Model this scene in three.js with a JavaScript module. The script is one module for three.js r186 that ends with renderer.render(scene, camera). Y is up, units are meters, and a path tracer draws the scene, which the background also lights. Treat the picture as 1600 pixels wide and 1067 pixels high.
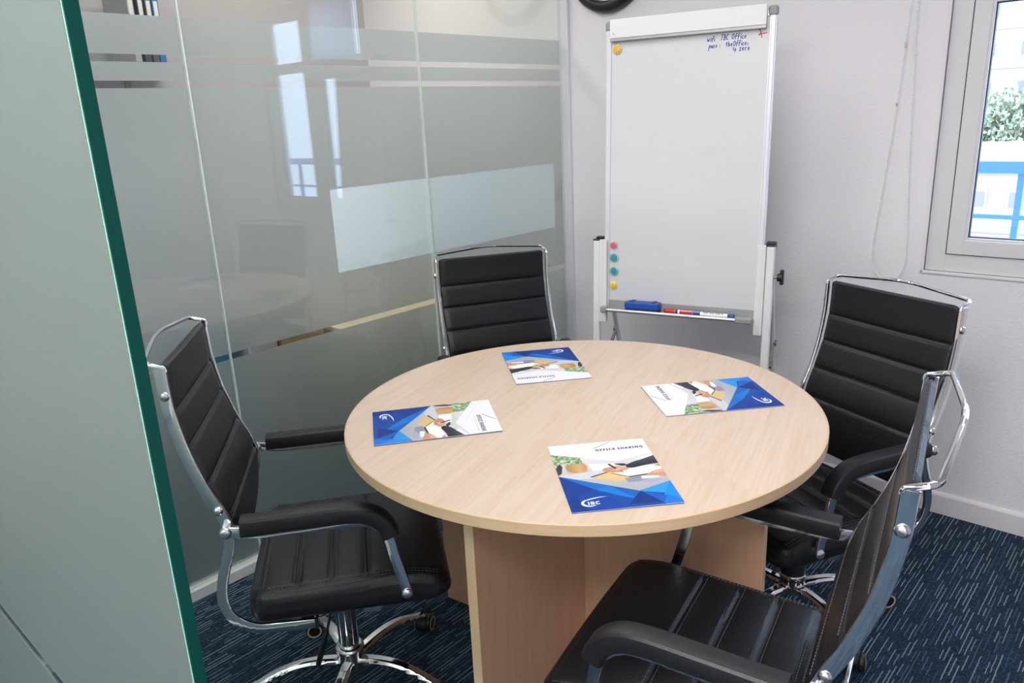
import * as THREE from 'three';
import { RoundedBoxGeometry } from 'three/addons/geometries/RoundedBoxGeometry.js';
import { mergeGeometries, mergeVertices, toCreasedNormals } from 'three/addons/utils/BufferGeometryUtils.js';
import { RectAreaLightUniformsLib } from 'three/addons/lights/RectAreaLightUniformsLib.js';

// ---------------------------------------------------------------- camera, sky, large lights, exposure
RectAreaLightUniformsLib.init();
const scene = new THREE.Scene();
const camera = new THREE.PerspectiveCamera(48.178, 1600 / 1067, 0.05, 200);
camera.position.set(2.278, 1.476, 2.899);
camera.up.set(-0.158, 0.958, -0.239);
camera.lookAt(2.278 - 0.651, 1.476 - 0.283, 2.899 - 0.704);
scene.background = new THREE.Color(4.8, 6.0, 8.4);          // bright overcast sky
const renderer = new THREE.WebGLRenderer({ antialias: true });
renderer.toneMapping = THREE.LinearToneMapping;
renderer.toneMappingExposure = 1.1;
renderer.shadowMap.enabled = true;
const LAMPS = [   // ceiling panels: x, z, width (x), depth (z), intensity, colour
  [0.62, 1.7, 0.6, 1.2, 4.4, 0xfffaf8, 'long ceiling light panel near the glass partition'],
  [1.75, 1.7, 0.6, 1.2, 3.4, 0xfffaf8, 'long ceiling light panel above the doorway side of the table'],
  [2.1, 3.7, 1.2, 0.6, 32, 0xfffaf8, 'unseen long ceiling light panel added outside the doorway as frontal fill'],  // added out of view, strong fill on the back wall
  [1.6, 5.2, 1.2, 0.6, 32, 0xfffaf8, 'unseen long ceiling light panel added deep in the office as frontal fill'],  // second added fill panel behind the camera
  [-0.75, 0.9, 0.3, 1.2, 9.5, 0xfff2e2, 'narrow warm ceiling light panel over the passage behind the glass'],
  [-0.75, 3.6, 0.3, 1.2, 4, 0xfff2e2, 'second narrow warm ceiling light panel farther down the passage'],
];
const CEIL = 2.6;

// ---------------------------------------------------------------- helpers
let seed = 7;
const rnd = () => { seed = (seed + 0x6d2b79f5) | 0; let t = Math.imul(seed ^ (seed >>> 15), 1 | seed); t = (t + Math.imul(t ^ (t >>> 7), 61 | t)) ^ t; return ((t ^ (t >>> 14)) >>> 0) / 4294967296; };
const V = (x, y, z) => new THREE.Vector3(x, y, z);
const used = {};
function numbered(n) { const k = used[n] = (used[n] ?? -1) + 1; return k ? n + '_' + String(k).padStart(3, '0') : n; }
function shade(m) { m.castShadow = true; m.receiveShadow = true; return m; }
const split = (list) => { list.split = true; return list; };       // each piece a part of its own
function part(name, geo, mat, parent, label) {
  if (Array.isArray(geo) && geo.length && geo.split) { let first; for (const g of geo) { const p = part(name, g, mat, parent, label); first ??= p; } return first; }
  const m = shade(new THREE.Mesh(Array.isArray(geo) ? merge(geo) : geo, mat));
  m.name = name; parent.add(m); if (label) m.userData.label = label; return m;
}
function tag(o, label, category, group) { o.userData.label = label; o.userData.category = category; if (group) o.userData.group = group; return o; }
function thing(name, label, category, pos = [0, 0, 0], turn = 0, group) {
  const o = new THREE.Group(); o.name = numbered(name); o.position.set(...pos); o.rotation.y = turn; scene.add(o);
  return tag(o, label, category, group);
}
function struct(name, geo, mat, parent) {
  const m = geo ? shade(new THREE.Mesh(Array.isArray(geo) ? merge(geo) : geo, mat)) : new THREE.Group();
  m.name = parent ? name : numbered(name); if (!parent) m.userData.kind = 'structure'; (parent ?? scene).add(m); return m;
}
function merge(list) {
  return mergeGeometries(list.map((g) => { const h = g.index ? g.toNonIndexed() : g; for (const k of Object.keys(h.attributes)) if (!['position', 'normal', 'uv'].includes(k)) h.deleteAttribute(k); return h; }));
}
// box given by its limits, uv in metres
function box(x0, x1, y0, y1, z0, z1, r = 0) {
  const w = x1 - x0, h = y1 - y0, d = z1 - z0;
  const g = r ? new RoundedBoxGeometry(w, h, d, 3, r) : new THREE.BoxGeometry(w, h, d);
  if (!r) metreUV(g);
  g.translate((x0 + x1) / 2, (y0 + y1) / 2, (z0 + z1) / 2);
  return g;
}
function metreUV(g) {
  const p = g.attributes.position, n = g.attributes.normal, u = new Float32Array(p.count * 2);
  for (let i = 0; i < p.count; i++) {
    const ax = Math.abs(n.getX(i)), ay = Math.abs(n.getY(i)), az = Math.abs(n.getZ(i));
    const [a, b] = ay > ax && ay > az ? [p.getX(i), p.getZ(i)] : ax > az ? [p.getZ(i), p.getY(i)] : [p.getX(i), p.getY(i)];
    u[i * 2] = a; u[i * 2 + 1] = b;
  }
  g.setAttribute('uv', new THREE.BufferAttribute(u, 2)); return g;
}
const cyl = (r0, r1, h, n = 24) => new THREE.CylinderGeometry(r0, r1, h, n);
function rod(a, b, r, n = 12) {           // round bar from a to b
  const d = b.clone().sub(a), g = cyl(r, r, d.length(), n);
  g.applyQuaternion(new THREE.Quaternion().setFromUnitVectors(V(0, 1, 0), d.normalize()));
  const m = a.clone().add(b).multiplyScalar(0.5); return g.translate(m.x, m.y, m.z);
}
function lathe(pts, n = 40) { return new THREE.LatheGeometry(pts.map((p) => new THREE.Vector2(p[0], p[1])), n); }
// rings of equal count joined into a closed solid
function loft(rings, crease = 0.7) {
  const n = rings[0].length, pos = [], uv = [], idx = [];
  let along = 0;
  rings.forEach((r, k) => {
    if (k) along += r[0].distanceTo(rings[k - 1][0]);
    let round = 0;
    r.forEach((p, i) => { if (i) round += p.distanceTo(r[i - 1]); pos.push(p.x, p.y, p.z); uv.push(round, along); });
  });
  for (let k = 0; k + 1 < rings.length; k++) for (let i = 0; i < n; i++) {
    const a = k * n + i, b = k * n + (i + 1) % n; idx.push(a, b, a + n, b, b + n, a + n);
  }
  for (const [k, flip] of [[0, true], [rings.length - 1, false]]) {
    const c = rings[k].reduce((s, p) => s.add(p), V(0, 0, 0)).multiplyScalar(1 / n), at = pos.length / 3;
    pos.push(c.x, c.y, c.z); uv.push(0, 0);
    for (let i = 0; i < n; i++) { const a = k * n + i, b = k * n + (i + 1) % n; flip ? idx.push(at, b, a) : idx.push(at, a, b); }
  }
  const g = new THREE.BufferGeometry();
  g.setAttribute('position', new THREE.Float32BufferAttribute(pos, 3)); g.setAttribute('uv', new THREE.Float32BufferAttribute(uv, 2)); g.setIndex(idx);
  return toCreasedNormals(g, crease);
}
// flat bar bent in the y,z plane: path of [y, z], width in that plane, thickness along x
function bentBar(path, width, thick, x, round = 0.002, samples = 60) {
  const c = new THREE.CatmullRomCurve3(path.map(([y, z]) => V(0, y, z)), false, 'centripetal'), rings = [];
  const hw = width / 2, ht = thick / 2, sec = [];
  for (const [sx, sy] of [[1, 1], [-1, 1], [-1, -1], [1, -1]]) for (let i = 0; i <= 3; i++) {
    const a = (Math.atan2(sy, sx) - Math.PI / 4) + (i / 3) * Math.PI / 2;
    sec.push([sx * (hw - round) + Math.cos(a) * round, sy * (ht - round) + Math.sin(a) * round]);
  }
  for (let k = 0; k <= samples; k++) {
    const p = c.getPointAt(k / samples), t = c.getTangentAt(k / samples), nY = -t.z, nZ = t.y;
    rings.push(sec.map(([a, b]) => V(x - b, p.y + nY * a, p.z + nZ * a)));
  }
  return loft(rings, 0.45);
}
// polyline with rounded corners
function fillet(pts, r, n = 6) {
  const out = [pts[0]];
  for (let i = 1; i + 1 < pts.length; i++) {
    const p = pts[i], rr = Array.isArray(r) ? r[i - 1] : r, a = p.clone().add(pts[i - 1].clone().sub(p).setLength(rr)), b = p.clone().add(pts[i + 1].clone().sub(p).setLength(rr));
    for (let k = 0; k <= n; k++) { const t = k / n; out.push(a.clone().multiplyScalar((1 - t) * (1 - t)).add(p.clone().multiplyScalar(2 * t * (1 - t))).add(b.clone().multiplyScalar(t * t))); }
  }
  out.push(pts.at(-1)); return out;
}
function pipe(pts, r, sides = 12) {       // round wire along points
  const path = new THREE.CurvePath(); for (let i = 1; i < pts.length; i++) path.add(new THREE.LineCurve3(pts[i - 1], pts[i]));
  const rings = []; let nrm = null;
  pts.forEach((p, i) => {
    const t = (pts[i + 1] ?? p).clone().sub(pts[i - 1] ?? p).normalize();
    if (!nrm) nrm = Math.abs(t.y) < 0.9 ? V(0, 1, 0) : V(1, 0, 0);
    nrm = nrm.clone().sub(t.clone().multiplyScalar(nrm.dot(t))).normalize();
    const bi = t.clone().cross(nrm), ring = [];
    for (let k = 0; k < sides; k++) { const a = -(k / sides) * Math.PI * 2; ring.push(p.clone().addScaledVector(nrm, Math.cos(a) * r).addScaledVector(bi, Math.sin(a) * r)); }
    rings.push(ring);
  });
  return loft(rings, 1.2);
}
// ---------------------------------------------------------------- textures
function canvasTex(w, h, draw, srgb = true) {
  const c = document.createElement('canvas'); c.width = w; c.height = h; draw(c.getContext('2d'), w, h);
  const t = new THREE.CanvasTexture(c); t.wrapS = t.wrapT = THREE.RepeatWrapping; if (srgb) t.colorSpace = THREE.SRGBColorSpace; return t;
}
function lattice(n, s) {                  // tiling value noise in 0..1
  const v = new Float32Array(n * n); let k = s; for (let i = 0; i < v.length; i++) { k = (Math.imul(k, 1664525) + 1013904223) | 0; v[i] = ((k >>> 8) & 0xffff) / 65535; }
  return (x, y) => {
    const xi = Math.floor(x), yi = Math.floor(y), fx = x - xi, fy = y - yi, s2 = (t) => t * t * (3 - 2 * t), m = (a) => ((a % n) + n) % n;
    const a = v[m(yi) * n + m(xi)], b = v[m(yi) * n + m(xi + 1)], c = v[m(yi + 1) * n + m(xi)], d = v[m(yi + 1) * n + m(xi + 1)], u = s2(fx), w = s2(fy);
    return (a + (b - a) * u) * (1 - w) + (c + (d - c) * u) * w;
  };
}
function dataTex(w, h, f, srgb) {
  const d = new Uint8Array(w * h * 4);
  for (let y = 0; y < h; y++) for (let x = 0; x < w; x++) { const c = f(x / w, y / h), o = (y * w + x) * 4; for (let k = 0; k < 3; k++) d[o + k] = Math.max(0, Math.min(255, Array.isArray(c) ? c[k] : c)); d[o + 3] = 255; }
  const t = new THREE.DataTexture(d, w, h); t.wrapS = t.wrapT = THREE.RepeatWrapping; t.magFilter = t.minFilter = THREE.LinearFilter; if (srgb) t.colorSpace = THREE.SRGBColorSpace; t.needsUpdate = true; return t;
}
function wood(base, dark, s) {            // grain along v, one metre by one metre
  const a = lattice(64, s), b = lattice(128, s + 1), c = lattice(16, s + 2);
  return dataTex(1024, 1024, (u, v) => {
    const warp = c(u * 6, v * 2) * 0.9 + a(u * 12, v * 4) * 0.25;
    const rings = 0.5 + 0.5 * Math.sin((u * 16 + warp * 2.2) * Math.PI * 2);
    const fine = b(u * 128, v * 8), fleck = b(u * 128 + 31, v * 32) > 0.86 ? 0.35 : 0;
    const k = 0.16 * Math.pow(rings, 3) * a(u * 20, v * 6) + 0.30 * fine + 0.3 * fleck * fine + 0.16 * c(u * 8 + 5, v * 3);
    return base.map((x, i) => x + (dark[i] - x) * k);
  }, true);
}
const mapleTex = wood([236, 215, 195], [214, 181, 150], 11);
const bumpNoise = (n, s) => { const f = lattice(n, s), g = lattice(n / 2, s + 9); return dataTex(512, 512, (u, v) => 255 * (0.6 * f(u * n, v * n) + 0.4 * g(u * n / 2, v * n / 2)), false); };
const leatherBump = bumpNoise(128, 5), wallBump = bumpNoise(64, 8);
const scaled = (t, x, y = x) => { const c = t.clone(); c.repeat.set(x, y); c.needsUpdate = true; return c; };
const carpetTex = canvasTex(2048, 2048, (g, w, h) => {     // 1.4 m square: navy loop pile with pale dashes along v
  g.fillStyle = '#0e2338'; g.fillRect(0, 0, w, h);
  for (let x = 0; x < w; x += 6) for (let y = 0; y < h; y += 9) {
    const k = rnd(); g.fillStyle = k < 0.3 ? '#0a1b2d' : k < 0.62 ? '#12304a' : k < 0.84 ? '#173a55' : k < 0.95 ? '#1f4a63' : '#2e5f78'; g.fillRect(x + 0.6, y + rnd() * 2, 4.6, 7);
  }
  for (let x = 4; x < w; x += 12 + rnd() * 11) {
    for (let y = -200 * rnd(); y < h;) {
      const len = 70 + 330 * rnd() * rnd(), k = rnd();
      g.strokeStyle = k < 0.62 ? 'rgba(146,165,178,0.92)' : k < 0.85 ? 'rgba(96,124,142,0.8)' : 'rgba(40,84,112,0.9)'; g.lineWidth = 3.2 + rnd() * 1.6;
      g.beginPath(); g.moveTo(x, y);
      for (let t = 8; t < len; t += 8) g.lineTo(x + (rnd() - 0.5) * 2, y + t);
      g.stroke(); y += len + 24 + 150 * rnd() * rnd();
    }
  }
});
const carpetBump = dataTex(512, 512, (u, v) => { const a = Math.abs(Math.sin(u * Math.PI * 58)), b = 0.6 + 0.4 * Math.abs(Math.sin(v * Math.PI * 38)); return 255 * a * b; }, false);

// ---------------------------------------------------------------- materials
const std = (o) => new THREE.MeshStandardMaterial(o), phys = (o) => new THREE.MeshPhysicalMaterial(o);
const rgb = (r, g, b) => new THREE.Color().setRGB(r, g, b);
const M = {
  wall: std({ color: rgb(0.82, 0.805, 0.84), roughness: 0.85, bumpMap: scaled(wallBump, 4), bumpScale: 0.0006 }),
  trim: std({ color: rgb(0.80, 0.78, 0.80), roughness: 0.5 }),
  ceiling: std({ color: rgb(0.75, 0.74, 0.72), roughness: 0.9 }),
  carpet: std({ map: scaled(carpetTex, 1 / 1.4), roughness: 0.95, bumpMap: scaled(carpetBump, 1 / 0.35), bumpScale: 0.0025 }),
  pvc: phys({ color: rgb(0.74, 0.73, 0.75), roughness: 0.35, clearcoat: 0.2 }),
  gasket: std({ color: rgb(0.02, 0.02, 0.03), roughness: 0.6 }),
  alu: std({ color: rgb(0.70, 0.70, 0.73), metalness: 0.75, roughness: 0.35 }),
  aluWhite: std({ color: rgb(0.76, 0.76, 0.81), metalness: 0.15, roughness: 0.3 }),
  chrome: std({ color: rgb(0.80, 0.80, 0.81), metalness: 1, roughness: 0.09 }),
  brushed: std({ color: rgb(0.70, 0.69, 0.68), metalness: 1, roughness: 0.22 }),
  leather: phys({ color: rgb(0.011, 0.011, 0.014), roughness: 0.37, bumpMap: scaled(leatherBump, 5), bumpScale: 0.0004, specularIntensity: 0.75 }),
  thread: std({ color: rgb(0.10, 0.10, 0.11), roughness: 0.8 }),
  rubber: std({ color: rgb(0.018, 0.018, 0.02), roughness: 0.5 }),
  armpad: phys({ color: rgb(0.014, 0.014, 0.016), roughness: 0.42, specularIntensity: 0.75, bumpMap: scaled(leatherBump, 8), bumpScale: 0.0003 }),
  ring: std({ color: rgb(0.62, 0.52, 0.38), roughness: 0.6 }),
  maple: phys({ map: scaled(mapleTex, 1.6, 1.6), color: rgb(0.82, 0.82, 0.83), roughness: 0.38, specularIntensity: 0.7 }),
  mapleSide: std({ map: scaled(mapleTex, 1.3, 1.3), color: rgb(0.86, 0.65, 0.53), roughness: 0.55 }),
  mapleEdge: std({ map: scaled(mapleTex, 0.7, 3), color: rgb(0.92, 0.84, 0.67), roughness: 0.45 }),
  pane: phys({ color: rgb(0.95, 0.975, 0.965), transmission: 1, thickness: 0, roughness: 0, ior: 1.5 }),
  film: phys({ color: rgb(0.835, 0.88, 0.88), transmission: 0.85, thickness: 0.001, roughness: 0.44, ior: 1.5 }),
  filmGreen: phys({ color: rgb(0.53, 0.62, 0.59), transmission: 0.93, thickness: 0.001, roughness: 0.5, ior: 1.45 }),
  greenEdge: phys({ color: rgb(0.002, 0.052, 0.042), roughness: 0.35, specularIntensity: 0.35 }),
  greenLip: phys({ color: rgb(0.28, 0.55, 0.43), roughness: 0.2 }),
  seal: std({ color: rgb(0.62, 0.70, 0.66), roughness: 0.3 }),
  white: std({ color: rgb(0.78, 0.78, 0.79), roughness: 0.4 }),
  greyPlastic: std({ color: rgb(0.30, 0.30, 0.27), roughness: 0.5 }),
  tray: std({ color: rgb(0.42, 0.42, 0.42), metalness: 0.5, roughness: 0.4 }),
  blackPlastic: std({ color: rgb(0.015, 0.015, 0.016), roughness: 0.35 }),
  steel: std({ color: rgb(0.30, 0.29, 0.27), metalness: 0.8, roughness: 0.4 }),
};

// ---------------------------------------------------------------- the setting
// x runs along the back wall (z = 0), z along the glass partition (x = 0) towards the camera
const PX = -1.42, QX = 3.3, QZ = 6.4;
struct('floor', box(PX - 0.1, QX + 0.1, -0.12, 0, -0.12, QZ + 0.1), M.carpet);
struct('ceiling', box(PX - 0.1, QX + 0.1, CEIL, CEIL + 0.12, -0.12, QZ + 0.1), M.ceiling);
{ // back wall with the window opening, its wider upper step added to light the reflection
  const s = new THREE.Shape(); s.moveTo(PX - 0.1, 0); s.lineTo(QX + 0.1, 0); s.lineTo(QX + 0.1, CEIL); s.lineTo(PX - 0.1, CEIL); s.closePath();
  const h = new THREE.Path(); h.moveTo(1.564, 0.892); h.lineTo(1.564, 1.83); h.lineTo(1.47, 1.83); h.lineTo(1.47, 2.2); h.lineTo(2.56, 2.2); h.lineTo(2.56, 0.892); h.closePath(); s.holes.push(h);
  struct('wall_back', metreUV(new THREE.ExtrudeGeometry(s, { depth: 0.14, bevelEnabled: false }).translate(0, 0, -0.14)), M.wall);
}
struct('wall_right', box(QX, QX + 0.1, 0, CEIL, 0, QZ), M.wall);
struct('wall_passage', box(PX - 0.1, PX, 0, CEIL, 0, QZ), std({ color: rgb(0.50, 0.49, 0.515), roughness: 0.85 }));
struct('wall_office', box(PX, QX, 0, CEIL, QZ, QZ + 0.1), M.wall);
struct('wall_front', box(2.68, QX, 0, CEIL, 2.64, 2.74), M.wall);
{ // skirting board with its rounded top
  const s = new THREE.Shape(); s.moveTo(0, 0); s.lineTo(0.014, 0); s.lineTo(0.014, 0.07); s.quadraticCurveTo(0.012, 0.079, 0.004, 0.082); s.lineTo(0, 0.082); s.closePath();
  struct('baseboard_back', new THREE.ExtrudeGeometry(s, { depth: QX - 0.04, bevelEnabled: false }).rotateY(-Math.PI / 2).translate(QX, 0, 0), M.trim);
}

// ---- glass partitions
function glassWall(name, panes, place, f0 = 0.0112, film = M.film) {
  const g = struct(name);
  for (const [a, b, edges] of panes) {
    const p = part('glass_pane', place(a + 0.0015, b - 0.0015, 0.036, 2.42, 0, 0.01), M.pane, g);
    for (const [y0, y1] of [[0.04, 0.757], [0.777, 1.597], [1.617, 1.667], [1.687, 1.79]])
      part('frosted_film', place(a + 0.003, b - 0.003, y0, y1, f0, f0 + 0.001), film, p);
  }
  return g;
}
const alongZ = (a, b, y0, y1, d0, d1) => box(-d1, -d0, y0, y1, a, b);
const gl = glassWall('wall_left', [[0.02, 0.873], [0.873, 1.777], [1.777, 2.679]], alongZ);
for (const z of [0.873, 1.777]) part('joint_seal', box(-0.011, 0.0012, 0.036, 2.42, z - 0.002, z + 0.002), M.seal, gl);
part('base_channel', box(-0.03, 0.016, 0, 0.035, 0.02, 2.70), M.white, gl);
part('head_channel', box(-0.03, 0.02, 2.42, CEIL, 0.0, 2.70), M.white, gl);
part('corner_channel', box(-0.024, 0.036, 0, CEIL, 0.0005, 0.02, 0.003), M.aluWhite, gl);
// pane in the foreground, ending in its thick green edge beside the doorway
const EDGE = 1.695;
const gf = glassWall('wall_entrance', [[0.0, EDGE]], (a, b, y0, y1, d0, d1) => box(a, b, y0, y1, 2.689 - d1, 2.689 - d0), -0.0013, M.filmGreen);
part('polished_edge', box(EDGE - 0.0014, EDGE + 0.0002, 0.036, 2.42, 2.679, 2.689), M.greenEdge, gf, 'dark green cut edge of the glass');
part('edge_arris', box(EDGE - 0.0042, EDGE - 0.0016, 0.036, 2.42, 2.6891, 2.6894), M.greenLip, gf);
part('base_channel', box(0.02, EDGE, 0, 0.035, 2.672, 2.697), M.white, gf);
part('head_channel', box(0.02, 2.68, 2.42, CEIL, 2.66, 2.70), M.white, gf);

// ---- window: two casements, plus an unseen wider upper light added to brighten the reflection
{
  const w = struct('window_1');
  const ring = (name, m, parent, a0, a1, b0, b1, t, z0, z1, r = 0.003) => [box(a0, a0 + t, b0, b1, z0, z1, r), box(a1 - t, a1, b0, b1, z0, z1, r), box(a0 + t - 0.001, a1 - t + 0.001, b0, b0 + t, z0, z1, r), box(a0 + t - 0.001, a1 - t + 0.001, b1 - t, b1, z0, z1, r)].map((g) => part(name, g, m, parent));
  part('reveal_bead', box(1.558, 1.569, 0.886, 1.83, -0.004, 0.006, 0.0025), M.trim, w); part('reveal_bead', box(1.558, 2.566, 0.886, 0.897, -0.004, 0.006, 0.0025), M.trim, w); part('reveal_bead', box(2.555, 2.566, 0.886, 2.206, -0.004, 0.006, 0.0025), M.trim, w);
  ring('window_frame', M.pvc, w, 1.567, 2.557, 0.895, 1.86, 0.06, -0.07, -0.016); ring('window_frame', M.pvc, w, 1.472, 2.557, 1.831, 2.198, 0.03, -0.071, -0.0165);
  part('mullion', box(1.965, 2.025, 0.95, 2.17, -0.072, -0.0155, 0.003), M.pvc, w);
  for (const [a, b, c, d] of [[1.631, 1.962, 0.958, 1.805], [2.028, 2.494, 0.958, 2.166]]) {
    const s = part('sash', box(a, a + 0.05, c, d, -0.06, -0.006, 0.003), M.pvc, w); part('sash_member', box(b - 0.05, b, c, d, -0.06, -0.006, 0.003), M.pvc, s); part('sash_member', box(a + 0.049, b - 0.049, c, c + 0.05, -0.06, -0.006, 0.003), M.pvc, s); part('sash_member', box(a + 0.049, b - 0.049, d - 0.05, d, -0.06, -0.006, 0.003), M.pvc, s);
    ring('gasket', M.gasket, s, a + 0.046, b - 0.046, c + 0.046, d - 0.046, 0.0155, -0.034, -0.016, 0.002); ring('glazing_bead', M.pvc, s, a + 0.046, b - 0.046, c + 0.046, d - 0.046, 0.012, -0.02, -0.0095, 0.003);
    part('glass_pane', box(a + 0.05, b - 0.05, c + 0.05, d - 0.05, -0.030, -0.026), M.pane, s);
  }
  part('glass_pane', box(1.502, 1.965, 1.86, 2.168, -0.045, -0.041), M.pane, w);  // added upper light, out of view, backlights the blind for its mirror image
  ring('shadow_gap', M.gasket, w, 1.6265, 2.4975, 0.9545, 2.169, 0.005, -0.03, -0.0165, 0.001);
}

// ---------------------------------------------------------------- ceiling lights
for (const [x, z, w, d, power, col, label] of LAMPS) {
  const t = thing('ceiling_light', label, 'ceiling light', [x, CEIL, z]);
  part('frame', [box(-w / 2 - 0.02, w / 2 + 0.02, -0.03, -0.001, -d / 2 - 0.02, -d / 2), box(-w / 2 - 0.02, w / 2 + 0.02, -0.03, -0.001, d / 2, d / 2 + 0.02), box(-w / 2 - 0.02, -w / 2, -0.03, -0.001, -d / 2, d / 2), box(w / 2, w / 2 + 0.02, -0.03, -0.001, -d / 2, d / 2)], M.white, t);
  part('diffuser', box(-w / 2, w / 2, -0.02, -0.002, -d / 2, d / 2), std({ color: 0xffffff, emissive: new THREE.Color(col), emissiveIntensity: 1.4, roughness: 0.6 }), t);
  const l = new THREE.RectAreaLight(new THREE.Color(col), power, w, d); l.position.set(x, CEIL - 0.024, z); l.lookAt(x, 0, z); l.name = 'ceiling_panel'; scene.add(l);
}

// ---------------------------------------------------------------- round table
const TC = [1.141, 1.422];
{
  const t = thing('round_table', 'round maple-veneer meeting table on a crossed-panel base', 'table', [TC[0], 0, TC[1]]);
  const R = 0.602, top = lathe([[0, 0.719], [R - 0.004, 0.719], [R - 0.003, 0.7205], [R - 0.003, 0.7435], [R - 0.004, 0.745], [0, 0.745]], 128);
  { const p = top.attributes.position, u = top.attributes.uv, c = Math.cos(-0.295), s = Math.sin(-0.295); for (let i = 0; i < p.count; i++) u.setXY(i, p.getX(i) * c - p.getZ(i) * s * -1, -p.getX(i) * s * -1 + p.getZ(i) * c); }
  part('tabletop', toCreasedNormals(top, 0.5), M.maple, t);
  part('edge_band', toCreasedNormals(lathe([[R - 0.0032, 0.7192], [R - 0.001, 0.7192], [R, 0.7205], [R, 0.7435], [R - 0.0012, 0.7451], [R - 0.0032, 0.7452], [R - 0.0032, 0.7192]], 128), 0.6), M.mapleEdge, t, 'pale yellow edge band');
  const turn = 8 * Math.PI / 180, L = 0.49, H = 0.0125;
  const panels = [[box(-L, L, 0.002, 0.7185, -H, H), [[-L, 1], [L, 1]], 'x'], [box(-H, H, 0.002, 0.7185, H + 0.0004, L), [[L, 1]], 'z'], [box(-H, H, 0.002, 0.7185, -L, -H - 0.0004), [[-L, 1]], 'z']];
  for (const [g, ends, ax] of panels) {
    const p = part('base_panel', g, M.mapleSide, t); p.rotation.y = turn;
    for (const [e] of ends) { const s = Math.sign(e), a = Math.min(e, e + s * 0.0016), b = Math.max(e, e + s * 0.0016); part('edge_band', ax === 'x' ? box(a, b, 0.002, 0.7185, -H, H) : box(-H, H, 0.002, 0.7185, a, b), M.mapleEdge, p); }
  }
}

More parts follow.
